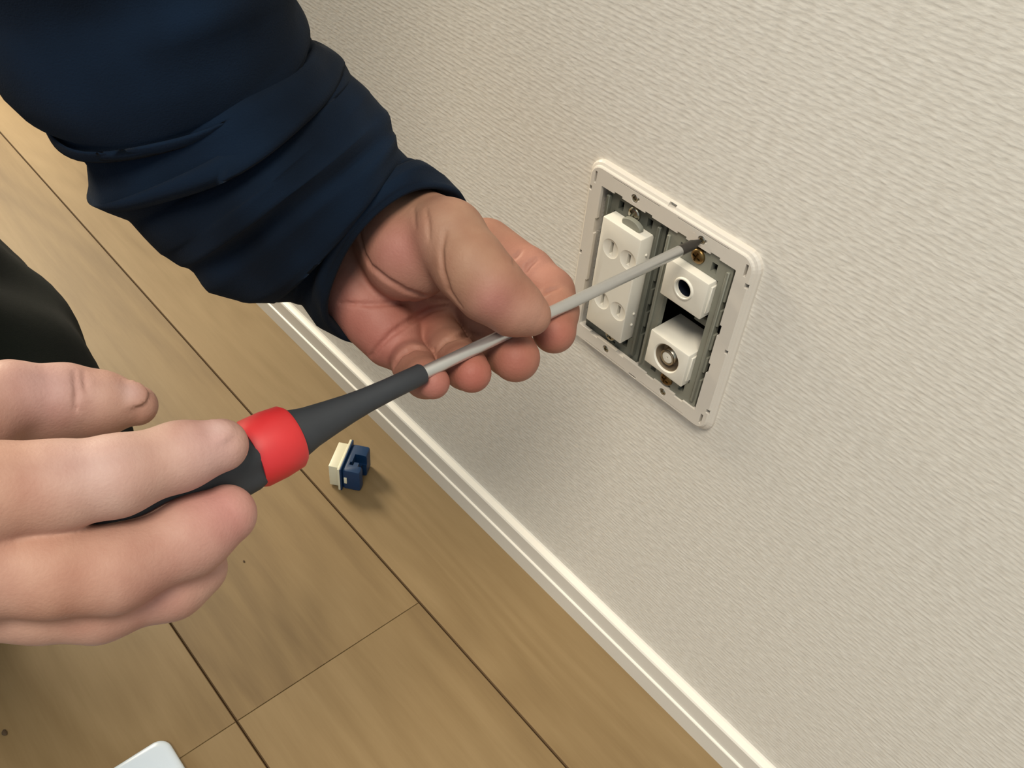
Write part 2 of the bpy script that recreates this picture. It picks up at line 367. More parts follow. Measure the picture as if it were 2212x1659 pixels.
for x, z in SL:   # shallow dished seats round each blade slot
    add_lathe(c, (x, -0.0075, H + z), (0, 1, 0), [(0, 0.0058), (0.0018, 0.0058), (0.0024, 0.0044), (0.0025, 0)], 28)
cut(ob, c); c = bmesh.new()
for i, (x, z) in enumerate(SL):
    hh = 0.0041 if i % 2 == 0 else 0.0036
    add_box(c, (x - 0.0011, -0.009, H + z - hh), (x + 0.0011, 0.006, H + z + hh))
cut(ob, c); shade(ob, 30)
for x, z in SL: box('blade_contact', (x - 0.0008, -0.0018, H + z - 0.0034), (x + 0.0008, -0.0010, H + z + 0.0034), M_brass, PO)
for z in (0.024, 0.016, -0.016, -0.024): lathe('side_boss', (-0.0089, 0.0010, H + z), (1, 0, 0), [(-0.0005, 0.0008), (0.0005, 0.0008), (0.0008, 0.0004), (0.0008, 0)], M_white, PO, 12)

# ------------------------------------------------------------------ right gang: bracket with television jack and coaxial jack
BR = bracket('jack_bracket', 0.023, 0.0012, 'grey plastic yoke holding two white antenna jacks, right half of frame', (0.0146, -0.0358, 0.0352), M_grey)
for sx in (-1, 1): box('side_rail', (0.023 + sx * 0.0196 - 0.0010, -0.0004, H - 0.044), (0.023 + sx * 0.0196 + 0.0010, 0.0014, H + 0.044), M_grey, BR, 0.0004, 1)
for sz in (-1, 1): cross_screw('bracket_screw', (0.023, 0.0004, H + sz * 0.0420), 0.0042, M_brass, BR, 0.0013, 0.3)
box('cross_bar', (0.0268, 0.0060, H + 0.0015), (0.0378, 0.0085, H + 0.0055), M_grey2, BR, 0.0003, 1)
def jack(name, z, label):
    j = empty(name, (0.0228, 0.0, H + z - 0.0113), label, 'jack')
    o = box('jack_body', (0.0089, -0.0045, H + z - 0.0113), (0.0367, 0.020, H + z + 0.0113), M_white, j, 0.0006, 2)
    for s in (-1, 1): box('mounting_ear', (0.0228 + s * 0.0139 - 0.0008, -0.0016, H + z - 0.0085), (0.0228 + s * 0.0139 + 0.0008, 0.003, H + z + 0.0085), M_white, j, 0.0003, 1)
    return j, o
J1, o1 = jack('television_jack', 0.0236, 'white antenna jack with round open hole, upper module in the right half')
c = bmesh.new(); add_lathe(c, (0.0228, -0.008, H + 0.0238), (0, 1, 0), [(0, 0.0060), (0.0042, 0.0060), (0.0046, 0.0055), (0.0046, 0.0051), (0.022, 0.0051), (0.022, 0)], 40)
cut(o1, c); shade(o1, 30)
jr = lathe('jack_ring', (0.0228, -0.0035, H + 0.0238), (0, -1, 0), [(-0.001, 0.0050), (0.0015, 0.0050), (0.0019, 0.0053), (0.0019, 0.0059), (0.0010, 0.0065), (-0.0005, 0.0065)], M_white, J1, 40, 35, False)
lathe('hole_shade_lining', (0.0228, 0.0060, H + 0.0238), (0, -1, 0), [(-0.004, 0.0), (-0.004, 0.00503), (0.0088, 0.00503), (0.0088, 0.0047), (-0.003, 0.0046), (-0.003, 0)], M_navyhole, jr, 32)  # added dark lining; shade inside the hole is put into its colour
J2, o2 = jack('coaxial_jack', -0.0240, 'white jack with threaded metal coaxial connector, lower module in the right half')
c = bmesh.new(); add_lathe(c, (0.0228, -0.008, H - 0.0240), (0, 1, 0), [(0, 0.0089), (0.0035, 0.0089), (0.0042, 0.0083), (0.0105, 0.0076), (0.0105, 0)], 44)
cut(o2, c); shade(o2, 30)
lathe('recess_lining', (0.0228, 0.0022, H - 0.0240), (0, -1, 0), [(-0.0002, 0), (-0.0002, 0.0075), (0.0057, 0.0082), (0.0057, 0.0079), (0.0003, 0.0072), (0.0003, 0)], M_lining, J2, 40)
thr = [(0.0, 0.0050), (0.0005, 0.0050)] + [v for k in range(5) for v in ((0.0008 + k * 0.001, 0.0043), (0.0013 + k * 0.001, 0.0047))] + [(0.0058, 0.0046), (0.0060, 0.0043), (0.0060, 0.0036), (0.0050, 0.0035), (0.0050, 0)]
tb = lathe('threaded_barrel', (0.0228, 0.0022, H - 0.0240), (0, -1, 0), thr, M_nickel, J2, 36)
lathe('insulator', (0.0228, -0.0024, H - 0.0240), (0, -1, 0), [(-0.001, 0.0034), (0.0010, 0.0034), (0.0011, 0.0030), (0.0011, 0.0006), (-0.0005, 0.0006), (-0.0005, 0)], M_white, tb, 32)

# ------------------------------------------------------------------ screwdriver standing nearly square to the wall
tip = Vector((0.0232, -0.0012, H + 0.0520)); ring_p = Vector(at(631, 941, 0.3435)); axis = (ring_p - tip).normalized()
SD = empty('screwdriver', tip, 'cross-head screwdriver with steel shaft, black neck and red collar, held to the screw', 'screwdriver')
lathe('driver_tip', tip, axis, [(-0.0006, 0.0006), (0.0008, 0.0012), (0.0045, 0.0021), (0.006, 0.0026), (0.0145, 0.0027), (0.0155, 0.0024), (0.0155, 0)], M_tip, SD, 24)
lathe('shaft', tip, axis, [(0.0148, 0.0), (0.0148, 0.0023), (0.0154, 0.0027), (0.175, 0.0027), (0.175, 0)], M_shaft, SD, 28)
Lr = (ring_p - tip).length
lathe('neck_grip', tip, axis, [(0.1690, 0.0), (0.1690, 0.0038), (0.1698, 0.0043), (0.186, 0.0045), (0.196, 0.0049), (0.204, 0.0056), (0.212, 0.0066), (0.221, 0.0079), (Lr, 0.0098), (Lr + 0.004, 0.0098), (Lr + 0.004, 0)], M_rubber, SD, 40)
lathe('red_collar', tip, axis, [(Lr - 0.0004, 0.0), (Lr - 0.0004, 0.0110), (Lr + 0.0012, 0.0123), (Lr + 0.008, 0.0130), (Lr + 0.0155, 0.0130), (Lr + 0.0175, 0.0122), (Lr + 0.0178, 0)], M_red, SD, 48)
bm = bmesh.new(); hp = [(Lr + 0.0170, 0.0118), (Lr + 0.020, 0.0126), (Lr + 0.04, 0.0138), (Lr + 0.075, 0.0142), (Lr + 0.098, 0.0130), (Lr + 0.106, 0.0105), (Lr + 0.109, 0.006)]
a_, u_, v_ = frame_of(axis); rings = []
for t, r in hp:    # six-lobed cushion grip
    rings.append([bm.verts.new(tip + a_ * t + (u_ * math.cos(2 * math.pi * k / 48) + v_ * math.sin(2 * math.pi * k / 48)) * r * (1 + 0.05 * math.cos(6 * 2 * math.pi * k / 48))) for k in range(48)])
for A, B in zip(rings, rings[1:]):
    for k in range(48): bm.faces.new((A[k], A[(k + 1) % 48], B[(k + 1) % 48], B[k]))
bm.faces.new(rings[0]); bm.faces.new(rings[-1])
bm_obj('handle_grip', bm, M_rubber, SD, 50)

# ------------------------------------------------------------------ things on the floor
# removed blue-and-ivory wiring module lying on its side
p0 = Vector((-0.2273, -0.0773)); p1 = Vector((-0.2449, -0.0554)); bdir = (p1 - p0).normalized(); adir = Vector((-bdir.y, bdir.x)) * -1
ME = empty('wiring_module', (p0.x, p0.y, 0), 'removed blue and ivory wiring module lying on the floor beside the baseboard', 'wiring module')
def mod_box(name, a0, a1, b0, b1, z0, z1, m, bev=0.0006, cuts=()):
    bm = bmesh.new(); add_box(bm, (a0, b0, z0), (a1, b1, z1), bev, 2)
    X = Matrix(((adir.x, bdir.x, 0, p0.x), (adir.y, bdir.y, 0, p0.y), (0, 0, 1, 0), (0, 0, 0, 1)))
    o = bm_obj(name, bm, m, ME)
    if cuts:
        c = bmesh.new()
        for q in cuts: add_box(c, q[:3], q[3:])
        cut(o, c)
    o.data.transform(X); shade(o, 35); return o
mod_box('face_block', 0.0, 0.0095, 0.0, 0.0285, 0.0014, 0.0248, M_ivory)
mod_box('flange', 0.0085, 0.0105, -0.0030, 0.0330, 0.0002, 0.0258, M_ivory, 0.0004)
mod_box('rear_flange', 0.0105, 0.0118, -0.0030, 0.0330, 0.0002, 0.0258, M_blue, 0.0003)
mod_box('rear_body', 0.0117, 0.0275, -0.0012, 0.0308, 0.0004, 0.0240, M_blue, 0.0022,
        cuts=((0.0175, 0.0100, 0.014, 0.030, 0.0190, 0.04), (0.0235, 0.0060, -0.01, 0.030, 0.0175, 0.04), (0.0160, 0.0065, 0.019, 0.0195, 0.0100, 0.04)))
mod_box('terminal_block', 0.0172, 0.0238, 0.0095, 0.0192, 0.001, 0.0138, M_navyhole, 0.0003)
mod_box('latch', 0.0135, 0.0160, -0.0018, -0.0008, 0.0085, 0.0155, M_ivory, 0.0003)

# cover plate, mostly out of frame at the lower left
bm = bmesh.new(); loops = []
for (w, h, r, z) in ((0.058, 0.060, 0.009, 0.0), (0.058, 0.060, 0.009, 0.0045), (0.0572, 0.0592, 0.0085, 0.006), (0.0560, 0.0580, 0.008, 0.0068), (0.053, 0.055, 0.007, 0.0072)):
    loops.append([bm.verts.new((-0.1045 + 0.058 + x, -0.2850 - 0.060 + y, z)) for x, y in rrect(w, h, r, 8)])
for A, B in zip(loops, loops[1:]):
    for k in range(len(A)): bm.faces.new((A[k], A[(k + 1) % len(A)], B[(k + 1) % len(A)], B[k]))
bm.faces.new(loops[-1]); bm.faces.new(list(reversed(loops[0])))
cp = bm_obj('cover_plate', bm, M_plate, None, 40); cp['label'] = 'glossy white rounded cover plate lying on the floor at bottom left'; cp['category'] = 'cover plate'
def crumb(px, py, r, label):
    d = RIGHT * ((px - 1106) / F) + DOWN * ((py - 829.5) / F) + FWD; p = CAM + d * (-CAM[2] / d[2])
    bm = bmesh.new(); bmesh.ops.create_icosphere(bm, subdivisions=2, radius=r)
    for v in bm.verts: v.co = Vector((v.co.x * 1.5 * (1 + 0.2 * math.sin(900 * v.co.y)), v.co.y, v.co.z * 0.45)) + Vector((p[0], p[1], r * 0.4))
    o = bm_obj('crumb', bm, M_speck, None, 60); o['label'] = label; o['category'] = 'crumb'
crumb(10, 1584, 0.0017, 'dark brown crumb on the floor near the cover plate')
crumb(527, 1213, 0.0008, 'tiny brown speck on the plank below the red collar')

# ------------------------------------------------------------------ the person: hands from smooth-blended volumes
def cs(px, py, d): return np.array([(px - 1106) / F * d, (py - 829.5) / F * d, d])      # metres along right, down, forward
def smin(a, b, k):
    h = np.clip(0.5 + 0.5 * (b - a) / k, 0, 1); return b + (a - b) * h - k * h * (1 - h)
def smax(a, b, k): return -smin(-a, -b, k)
def capsule(P, a, ra, b, rb):
    a = np.asarray(a, P.dtype); b = np.asarray(b, P.dtype); ab = b - a; ra, rb = float(ra), float(rb)
    x = P[..., 0] - a[0]; y = P[..., 1] - a[1]; z = P[..., 2] - a[2]
    t = np.clip((x * ab[0] + y * ab[1] + z * ab[2]) / max(float(ab @ ab), 1e-12), 0, 1)
    x -= t * ab[0]; y -= t * ab[1]; z -= t * ab[2]
    return np.sqrt(x * x + y * y + z * z) - (ra + (rb - ra) * t)
def chain(P, pts, k=0.003):
    q = [(cs(*p[:3]), p[3] * p[2] / F) for p in pts]; d = None
    for (a, ra), (b, rb) in zip(q, q[1:]):
        e = capsule(P, a, ra, b, rb); d = e if d is None else smin(d, e, k)
    return d
def ellipsoid(P, c, axes, radii):
    q = (P - c) @ np.array(axes).T / np.array(radii); k = np.linalg.norm(q, axis=-1); return (k - 1) * min(radii)
def surface_nets(D, o, h):
    S = D < 0; nx, ny, nz = D.shape
    cnt = np.zeros((nx - 1, ny - 1, nz - 1), np.int8)
    for i in (0, 1):
        for j in (0, 1):
            for k in (0, 1): cnt += S[i:nx - 1 + i, j:ny - 1 + j, k:nz - 1 + k]
    act = np.argwhere((cnt > 0) & (cnt < 8)); idx = -np.ones(cnt.shape, np.int64); idx[tuple(act.T)] = np.arange(len(act))
    acc = np.zeros((len(act), 3)); num = np.zeros(len(act))
    corners = [(i, j, k) for i in (0, 1) for j in (0, 1) for k in (0, 1)]
    for a in corners:
        for ax in range(3):
            if a[ax]: continue
            b = list(a); b[ax] = 1
            da = D[tuple((act + a).T)]; db = D[tuple((act + b).T)]; m = (da < 0) != (db < 0)
            t = np.where(m, da / np.where(m, da - db, 1), 0)
            p = np.array(a, float)[None, :].repeat(len(act), 0); p[:, ax] += t
            acc[m] += p[m]; num[m] += 1
    V = o + (act + acc / num[:, None]) * h; faces = []
    for ax in range(3):
        u, v = (ax + 1) % 3, (ax + 2) % 3
        sl0 = [slice(None)] * 3; sl1 = [slice(None)] * 3; sl0[ax] = slice(0, -1); sl1[ax] = slice(1, None)
        chg = S[tuple(sl0)] != S[tuple(sl1)]; e = np.argwhere(chg)
        e = e[(e[:, u] > 0) & (e[:, v] > 0) & (e[:, u] < D.shape[u] - 1) & (e[:, v] < D.shape[v] - 1)]
        q = []
        for du, dv in ((1, 1), (0, 1), (0, 0), (1, 0)):
            c = e.copy(); c[:, u] -= du; c[:, v] -= dv; q.append(idx[tuple(c.T)])
        q = np.stack(q, 1); flip = ~S[tuple(e.T)]; q[flip] = q[flip][:, ::-1]; faces.append(q)
    return V, np.concatenate(faces)
def skin_mesh(name, field, lo, hi, h, tone, parent):
    lo = np.array(lo); n = np.ceil((np.array(hi) - lo) / h).astype(int) + 1
    D = np.empty(n, np.float32); ys, zs = np.meshgrid(np.arange(n[1]), np.arange(n[2]), indexing='ij')
    step = 24
    for i in range(0, n[0], step):
        xs = np.arange(i, min(i + step, n[0]))
        P = np.empty((len(xs), n[1], n[2], 3), np.float32); P[..., 0] = lo[0] + xs[:, None, None] * h; P[..., 1] = lo[1] + ys[None] * h; P[..., 2] = lo[2] + zs[None] * h
        D[i:i + len(xs)] = field(P)
    V, Q = surface_nets(D, lo, h)
    C = tone(V)
    W = CAM + V @ np.stack([RIGHT, DOWN, FWD])
    me = bpy.data.meshes.new(name); me.from_pydata(W.tolist(), [], Q.tolist()); me.materials.append(M_skin)
    ca = me.color_attributes.new('tone', 'FLOAT_COLOR', 'POINT')
    ca.data.foreach_set('color', np.concatenate([C, np.ones((len(C), 1))], 1).astype(np.float32).ravel())
    bm = bmesh.new(); bm.from_mesh(me); bmesh.ops.recalc_face_normals(bm, faces=bm.faces)
    for _ in range(1): bmesh.ops.smooth_vert(bm, verts=bm.verts, factor=0.5, use_axis_x=True, use_axis_y=True, use_axis_z=True)
    bm.to_mesh(me); bm.free()
    for p in me.polygons: p.use_smooth = True
    o = bpy.data.objects.new(name, me); link(o, parent); return o
def on_surface(field, px, py, d0=0.30, d1=0.52):
    ds = np.linspace(d0, d1, 500); P = np.stack([cs(px, py, d) for d in ds]); f = field(P)
    k = np.argmax(f < 0); return P[k] if f[k] < 0 else None
def carve(field, lines):
    """finished skin field: creases pressed into the surface along pixel polylines (points, radius, depth fraction)"""
    segs = []; SC = 1.35
    for pts, r in lines:
        dense = []
        for (x0, y0), (x1, y1) in zip(pts, pts[1:]):
            k = max(2, int(math.hypot(x1 - x0, y1 - y0) / 12))
            dense += [(x0 + (x1 - x0) * t / k, y0 + (y1 - y0) * t / k) for t in range(k)]
        dense.append(pts[-1]); q = [on_surface(field, *p) for p in dense]
        nq = len(q)
        for i in range(nq - 1):
            if q[i] is None or q[i + 1] is None: continue
            tp = lambda j: r * SC * (0.35 + 0.65 * math.sin(math.pi * min(max((j + 0.5) / nq, 0.08), 0.92)))
            segs.append((q[i], tp(i), q[i + 1], tp(i + 1)))
    allp = np.array([s[0] for s in segs]); lo, hi = allp.min(0) - 0.006, allp.max(0) + 0.006
    def f(P):
        d = field(P); shp = d.shape; d = d.ravel(); Pf = P.reshape(-1, 3)
        near = np.abs(d) < 0.005; Pn = Pf[near]; c = np.full(len(Pn), 1.0)
        for a, ra, b, rb in segs:
            m = np.all(np.abs(Pn - (a + b) / 2) < 0.006, axis=1)
            if m.any(): c[m] = np.minimum(c[m], capsule(Pn[m], a, ra, b, rb))
        d[near] = smax(d[near], -c, 0.0010); return d.reshape(shp)
    return f
def toner(base, spots, gain=1.0):
    base = np.array(base)
    def t(V, gain=gain):
        C = np.repeat(base[None], len(V), 0)
        for c, r, colr in spots:
            w = np.exp(-(np.linalg.norm(V - c, axis=1) / r) ** 2)[:, None]; C = C * (1 - w) + np.array(colr) * w
        return C * gain
    return t
SK = lambda r, g, b: lin(r, g, b)[:3]

PE = empty('person', at(-150, 500, 0.75), 'person in navy sweatshirt and black trousers turning a screwdriver with both hands', 'person')
PE.location.z = 0.0

# --- hand steadying the shaft: palm towards the viewer, thumb pressing from above
LH = dict(
    thumb=[(880, 462, .424, 66), (968, 512, .393, 80), (1015, 575, .386, 78), (1058, 622, .384, 74), (1112, 664, .388, 62), (1147, 682, .391, 44)],
    index=[(1050, 535, .455, 64), (1140, 592, .443, 56), (1188, 632, .436, 52), (1200, 672, .428, 49), (1197, 716, .421, 48)],
    middle=[(1000, 645, .452, 60), (1062, 706, .428, 54), (1099, 756, .412, 54), (1114, 773, .405, 53)],
    ring=[(935, 712, .440, 54), (975, 762, .414, 48), (1005, 794, .398, 46), (1019, 806, .392, 43)],
    little=[(868, 752, .428, 48), (893, 788, .404, 44), (918, 818, .388, 41), (935, 826, .382, 37)])
def left_field(P):
    palm = chain(P, [(740, 440, .45, 130), (800, 520, .437, 112), (880, 580, .442, 80), (1000, 640, .448, 60)], 0.01)
    palm = smin(palm, chain(P, [(772, 640, .424, 82), (846, 730, .421, 66)]), 0.010)
    palm = smin(palm, chain(P, [(846, 560, .446, 80), (940, 715, .440, 62)]), 0.010)
    palm = smin(palm, chain(P, [(880, 560, .448, 80), (1050, 545, .452, 66)]), 0.012)
    th = smin(chain(P, LH['thumb'], 0.004), chain(P, [(850, 505, .415, 98), (884, 548, .407, 104)]), 0.0045)
    d = smin(palm, th, 0.004)
    f = None
    for n_ in ('index', 'middle', 'ring', 'little'):
        e = chain(P, LH[n_], 0.003); f = e if f is None else smin(f, e, 0.0008)
    return smin(d, f, 0.0022)
left_lines = [
    ([(776, 505), (786, 548), (800, 575), (835, 604), (872, 626), (930, 645), (985, 652)], 0.0012),
    ([(792, 782), (815, 752), (845, 722), (885, 694), (930, 670), (985, 657)], 0.0013),
    ([(735, 655), (800, 658), (860, 655), (920, 648)], 0.0009),
    ([(962, 500), (953, 540), (956, 585), (970, 628), (996, 662)], 0.0010),
    ([(893, 452), (898, 492)], 0.0006), ([(920, 452), (926, 485), (928, 520)], 0.0006),
    ([(850, 792), (866, 766), (895, 750), (938, 757)], 0.0013), ([(944, 757), (962, 736), (1000, 723), (1042, 722)], 0.0013),
    ([(1110, 572), (1113, 556), (1127, 541)], 0.0008), ([(1134, 594), (1140, 576), (1160, 560)], 0.0009), ([(1172, 640), (1184, 629), (1208, 622)], 0.0009)]
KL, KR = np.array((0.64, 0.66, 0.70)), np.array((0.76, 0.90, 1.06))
RED = SK(206, 134, 118); TAN = SK(194, 149, 120); PINK = SK(204, 138, 122)
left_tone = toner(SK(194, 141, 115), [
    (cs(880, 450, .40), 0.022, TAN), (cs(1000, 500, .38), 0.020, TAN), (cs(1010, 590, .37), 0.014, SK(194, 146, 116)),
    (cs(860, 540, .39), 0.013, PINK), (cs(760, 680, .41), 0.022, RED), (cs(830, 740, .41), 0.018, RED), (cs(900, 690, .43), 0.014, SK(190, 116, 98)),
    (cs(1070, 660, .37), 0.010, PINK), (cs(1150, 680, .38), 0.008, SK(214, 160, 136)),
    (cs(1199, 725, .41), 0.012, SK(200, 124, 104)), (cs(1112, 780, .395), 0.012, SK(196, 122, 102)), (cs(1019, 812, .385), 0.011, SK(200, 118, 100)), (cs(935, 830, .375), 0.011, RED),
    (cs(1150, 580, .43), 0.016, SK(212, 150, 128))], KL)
lo = cs(640, 380, .44) - 0.004; hi = cs(1262, 900, .44)
skin_mesh('hand', carve(left_field, left_lines), (lo[0], lo[1], 0.355), (hi[0], hi[1], 0.50), 0.0009, left_tone, PE)['label'] = 'hand steadying the steel shaft between thumb and fingers'

# --- hand turning the handle, reaching in from the left
RH = dict(
    index=[(-70, 1065, .270, 118), (120, 1050, .282, 96), (250, 1028, .289, 86), (390, 985, .302, 72), (478, 962, .310, 58)],
    middle=[(-80, 1220, .276, 118), (110, 1232, .285, 96), (240, 1232, .293, 88), (410, 1158, .309, 80), (488, 1112, .316, 66)],
    ring=[(-90, 1290, .290, 100), (90, 1300, .298, 82), (210, 1302, .304, 80), (370, 1262, .317, 70), (430, 1228, .322, 60)],
    little=[(-110, 1310, .312, 90), (60, 1300, .325, 66), (150, 1280, .335, 60), (240, 1235, .345, 52)],
    thumb=[(-170, 970, .308, 125), (20, 858, .330, 76), (140, 862, .342, 74), (220, 868, .348, 64), (296, 876, .354, 44)])
def right_field(P):
    palm = chain(P, [(-420, 1120, .285, 190), (-250, 1150, .285, 185), (-110, 1120, .280, 120)], 0.012)
    palm = smin(palm, chain(P, [(-260, 1060, .288, 150), (-90, 1090, .274, 112)]), 0.012)
    palm = smin(palm, chain(P, [(-260, 1220, .290, 150), (-90, 1240, .282, 118)]), 0.012)
    palm = smin(palm, chain(P, [(-560, 1110, .284, 165), (-420, 1120, .285, 185)]), 0.012)
    f = smin(chain(P, RH['middle'], 0.006), chain(P, RH['ring'], 0.006), 0.0045)
    f = smin(f, chain(P, RH['little'], 0.004), 0.002)
    f = smin(f, chain(P, RH['index'], 0.004), 0.0015)
    d = smin(palm, f, 0.006); th = smin(chain(P, RH['thumb'], 0.004), chain(P, [(-80, 925, .326, 80), (20, 908, .336, 56), (215, 900, .351, 40)]), 0.006); d = smin(d, th, 0.003)
    for c, ax, ra in right_nails: d = smin(d, ellipsoid(P, c, ax, ra), 0.0006)
    return d
def nail(px, py, dep, rpx, prev, up, ra):
    c = cs(px, py, dep); a = c - cs(*prev); a /= np.linalg.norm(a); u = np.array(up, float); u -= a * (u @ a); u /= np.linalg.norm(u)
    return (c + u * (rpx * dep / F * 0.86), (a, np.cross(u, a), u), ra)
right_nails = [nail(462, 966, .308, 60, (390, 985, .302), (-0.1, -0.55, -0.8), (0.0062, 0.0052, 0.0016)),
               nail(272, 870, .352, 52, (220, 868, .348), (0.1, -0.45, -0.9), (0.0072, 0.0058, 0.0018))]
right_lines = [([(238, 985), (246, 1030), (250, 1080)], 0.0008), ([(268, 975), (276, 1030)], 0.0007), ([(215, 1180), (222, 1260), (218, 1330)], 0.0009),
               ([(160, 800), (166, 845), (164, 885)], 0.0007), ([(180, 802), (186, 850)], 0.0006)]
NAIL = SK(226, 178, 160)
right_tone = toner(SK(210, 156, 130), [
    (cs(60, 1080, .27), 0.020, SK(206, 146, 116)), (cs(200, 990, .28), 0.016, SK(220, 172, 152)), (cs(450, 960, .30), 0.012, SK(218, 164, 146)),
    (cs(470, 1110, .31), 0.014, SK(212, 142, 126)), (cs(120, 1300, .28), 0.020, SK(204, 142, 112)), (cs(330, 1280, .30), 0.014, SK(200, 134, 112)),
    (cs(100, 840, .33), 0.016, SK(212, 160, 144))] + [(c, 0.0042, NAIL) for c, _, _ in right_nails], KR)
lo = cs(-640, 740, .31); lo[1] = cs(0, 740, .37)[1]; hi = cs(600, 1440, .26); hi[1] = cs(0, 1450, .34)[1]
skin_mesh('hand', carve(right_field, right_lines), (lo[0], lo[1], 0.240), (hi[0], hi[1], 0.372), 0.0010, right_tone, PE)['label'] = 'hand gripping the screwdriver handle behind the red collar'

# --- sleeves and trouser leg: cloth tubes with modelled folds
def tube(name, stations, m, parent, seg=72, sub=6, thick=0.85, tilt=None, folds=(), noise=0.0012, inner=True, seed=1):
    """stations: (far/lower outline pixel, near/upper outline pixel, depth); an elliptical ring between each pair"""
    S = np.array([[a[0], a[1], b[0], b[1], d] for a, b, d in stations], float); ns = len(S)
    ts = np.linspace(0, ns - 1, (ns - 1) * sub + 1); rng = np.random.RandomState(seed); ph = rng.rand(12) * 6.28
    def interp(t):
        i = int(min(max(math.floor(t), 0), ns - 2)); f = t - i
        g = f * f * (3 - 2 * f) * 0.5 + f * 0.5; return S[i] * (1 - g) + S[i + 1] * g
    rings = []
    cen = np.array([(at(s[0], s[1], s[4]) + at(s[2], s[3], s[4])) / 2 for s in map(interp, ts)])
    for j, t in enumerate(ts):
        s = interp(t); A = at(s[0], s[1], s[4]); B = at(s[2], s[3], s[4]); c = (A + B) / 2; w = (B - A) / 2; r = np.linalg.norm(w)
        ax = cen[min(j + 1, len(ts) - 1)] - cen[max(j - 1, 0)]; ax /= np.linalg.norm(ax)
        view = (c - CAM); view /= np.linalg.norm(view)
        nrm = np.cross(ax, w / r); nrm /= np.linalg.norm(nrm)
        if nrm @ view > 0: nrm = -nrm                      # towards the viewer
        ring = []
        tl = tilt(t) if tilt else 0.0
        for k in range(seg):
            th = 2 * math.pi * k / seg; ct, st = math.cos(th), math.sin(th)
            e = 0.0
            for s0, slope, wd, amp in folds:                # pressed-in crease with a swell on its upper side
                x = (t - (s0 + slope * (1 - ct) / 2)) / wd; mk = max(0.0, st * 0.9 + 0.25)
                e += amp * mk * (-math.exp(-(x * 1.8) ** 2) + 0.75 * math.exp(-((x - 1.1) * 1.3) ** 2))
            mk = abs(st) ** 0.7
            e += noise * mk * (math.sin(2.1 * t + 2 * th + ph[0]) + 0.8 * math.sin(1.3 * t - 3 * th + ph[1]) + 0.6 * math.sin(3.3 * t + 5 * th + ph[2]) + 0.4 * math.sin(0.7 * t + 7 * th + ph[3]))
            d = w * ct + nrm * (r * thick * st); dn = d / np.linalg.norm(d)
            ring.append(c + d + dn * e + ax * (tl * st))
        rings.append(ring)
    rings = [np.array(r_) for r_ in rings]
    V = []; faces = []
    if inner:                                               # turned-in hem at the cuff
        c = rings[0].mean(0); back = rings[min(4, len(rings) - 1)].mean(0) - c
        rim = rings[0]; ax = -back / np.linalg.norm(back)
        rings = [c + (rim - c) * 0.86 + back * 1.2, c + (rim - c) * 0.90 + back * 0.4, c + (rim - c) * 0.945 + ax * 0.0012, c + (rim - c) * 0.985 + ax * 0.0016] + rings
    for r_ in rings: V += r_.tolist()
    for j in range(len(rings) - 1):
        for k in range(seg):
            k2 = (k + 1) % seg; faces.append((j * seg + k, j * seg + k2, (j + 1) * seg + k2, (j + 1) * seg + k))
    faces.append(tuple(range((len(rings) - 1) * seg, len(rings) * seg)))
    if not inner: faces.append(tuple(reversed(range(seg))))
    me = bpy.data.meshes.new(name); me.from_pydata(V, [], faces); me.materials.append(m)
    bm = bmesh.new(); bm.from_mesh(me); bmesh.ops.recalc_face_normals(bm, faces=bm.faces); bm.to_mesh(me); bm.free()
    for p in me.polygons: p.use_smooth = True
    o = bpy.data.objects.new(name, me); link(o, parent); return o
left_st = [((735, 732), (993, 412), .417), ((690, 708), (960, 378), .415), ((655, 660), (915, 356), .413), ((600, 650), (882, 342), .411), ((520, 650), (858, 318), .407),
           ((455, 624), (853, 286), .404), ((400, 574), (832, 238), .400), ((345, 546), (796, 196), .396), ((270, 475), (757, 163), .390), ((196, 402), (750, 132), .384),
           ((184, 352), (705, 106), .378), ((116, 268), (674, 93), .372), ((66, 200), (667, 66), .364), ((8, 166), (645, 10), .354), ((-60, 40), (620, -70), .344), ((-190, -90), (600, -200), .332),
           ((-260, -330), (560, -430), .322), ((-300, -640), (500, -700), .315)]
tube('sleeve', left_st, M_cloth, PE, tilt=lambda t: 0.024 * max(0.0, 1 - t / 4.0), noise=0.0016,
     folds=((8.9, -0.9, 0.75, 0.0050), (11.4, -1.2, 0.7, 0.0040), (5.2, 0.5, 0.5, 0.003), (13.0, -0.6, 0.8, 0.003), (2.2, 0.3, 0.35, 0.0025)), seed=3)['label'] = 'navy sweatshirt sleeve pushed up at the wrist'
right_st = [((-430, 1330), (-430, 940), .285), ((-520, 1345), (-500, 925), .287), ((-640, 1370), (-620, 890), .290), ((-800, 1390), (-780, 860), .296), ((-1000, 1400), (-980, 830), .305), ((-1300, 1420), (-1280, 800), .315), ((-1700, 1430), (-1700, 780), .33)]
tube('sleeve', right_st, M_cloth, PE, noise=0.0018, folds=((2.0, 0.4, 0.4, 0.004), (3.6, -0.5, 0.5, 0.005)), seed=5)
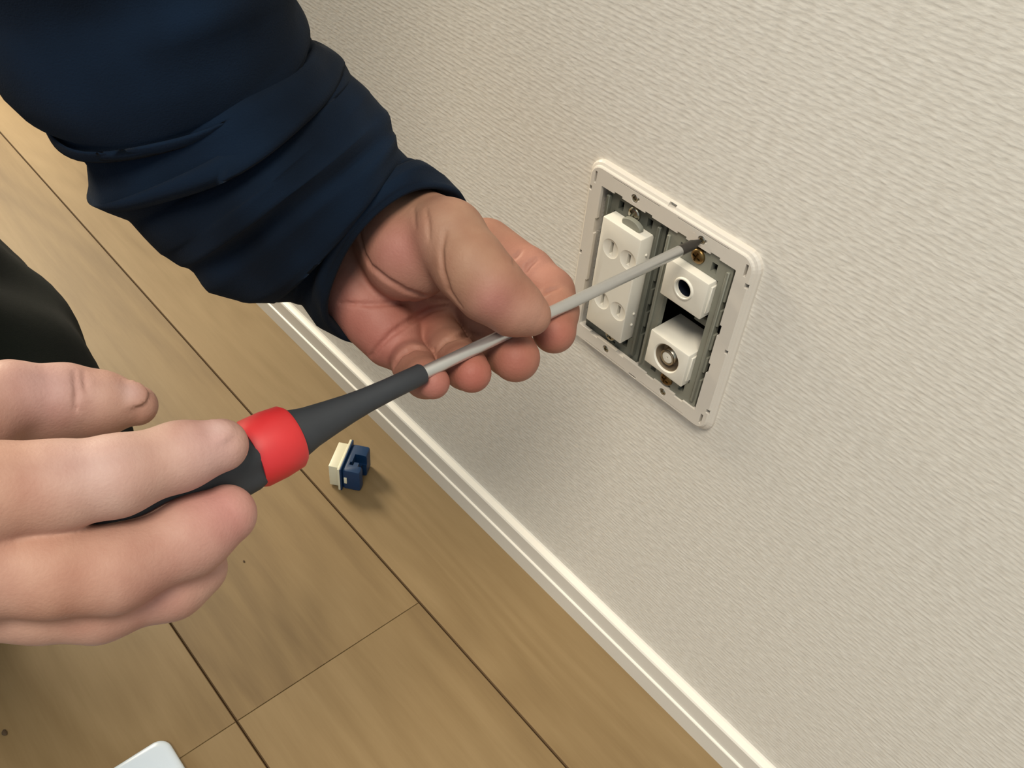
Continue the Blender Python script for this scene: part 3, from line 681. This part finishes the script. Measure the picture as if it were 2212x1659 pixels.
# --- body of the sweatshirt, out of frame beyond the sleeves; it shades the wall behind the arm
def caps_w(P, a, ra, b, rb): return capsule(P, np.array(a), ra, np.array(b), rb)
def shirt_field(P):
    d = caps_w(P, (-0.36, -0.42, 0.72), 0.135, (-0.54, -0.58, 0.40), 0.150)
    d = smin(d, caps_w(P, (-0.33, -0.40, 0.80), 0.10, (-0.40, -0.55, 0.80), 0.10), 0.06)
    d = smin(d, caps_w(P, (-0.15, -0.25, 0.82), 0.092, (-0.34, -0.40, 0.78), 0.11), 0.06)
    d = smin(d, caps_w(P, (-0.160, -0.205, 0.580), 0.056, (-0.15, -0.25, 0.81), 0.088), 0.02)
    d = smin(d, caps_w(P, (-0.42, -0.64, 0.80), 0.078, (-0.36, -0.70, 0.50), 0.062), 0.05)
    d = smin(d, caps_w(P, (-0.36, -0.70, 0.50), 0.062, (-0.235, -0.565, 0.335), 0.055), 0.02)
    d = smin(d, caps_w(P, (-0.22, -0.35, 0.90), 0.08, (-0.13, -0.30, 0.97), 0.085), 0.04)
    w = 0.004 * (np.sin(38 * P[..., 2] + 9 * P[..., 0]) + np.sin(31 * P[..., 0] - 27 * P[..., 1] + 12 * P[..., 2]))
    return d + w
def world_cloth(name, field, lo, hi, h_, m):
    lo = np.array(lo); n_ = np.ceil((np.array(hi) - lo) / h_).astype(int)
    G = np.stack(np.meshgrid(*[np.arange(k) for k in n_], indexing='ij'), -1) * h_ + lo
    V, Q = surface_nets(field(G), lo, h_)
    me = bpy.data.meshes.new(name); me.from_pydata(V.tolist(), [], Q.tolist()); me.materials.append(m)
    bm = bmesh.new(); bm.from_mesh(me); bmesh.ops.recalc_face_normals(bm, faces=bm.faces); bm.to_mesh(me); bm.free()
    for p in me.polygons: p.use_smooth = True
    return link(bpy.data.objects.new(name, me), PE)
world_cloth('sweatshirt', shirt_field, (-0.74, -0.82, 0.20), (-0.03, -0.12, 1.10), 0.008, M_cloth)
# --- squatting leg: thigh to raised knee, shin down to the foot on the floor
thigh = [(at(px, py, d), r * d / F) for px, py, d, r in ((22, 985, .512, 226), (-89, 881, .525, 282), (-235, 732, .545, 298), (-740, 260, .62, 300))]
def leg_field(P):
    d = None
    for (a, ra), (b, rb) in zip(thigh, thigh[1:]):
        e = capsule(P, a, ra, b, rb); d = e if d is None else smin(d, e, 0.02)
    d = smin(d, caps_w(P, thigh[0][0], 0.056, (-0.37, -0.36, 0.12), 0.044), 0.02)
    w = 0.0022 * (np.sin(95 * P[..., 0] + 40 * P[..., 2]) + np.sin(70 * P[..., 1] - 60 * P[..., 2] + 30 * P[..., 0]))
    return smax(d + w, 0.075 - P[..., 2], 0.006)
world_cloth('trouser_leg', leg_field, (-0.66, -0.62, 0.06), (-0.08, -0.12, 0.56), 0.006, M_trouser)
def sock_field(P):
    d = caps_w(P, (-0.385, -0.365, 0.10), 0.036, (-0.40, -0.37, 0.045), 0.036)
    d = smin(d, caps_w(P, (-0.41, -0.372, 0.036), 0.034, (-0.32, -0.34, 0.028), 0.030), 0.02)
    return smax(d, 0.001 - P[..., 2], 0.004)
world_cloth('sock', sock_field, (-0.48, -0.44, -0.006), (-0.25, -0.28, 0.16), 0.005, M_trouser)
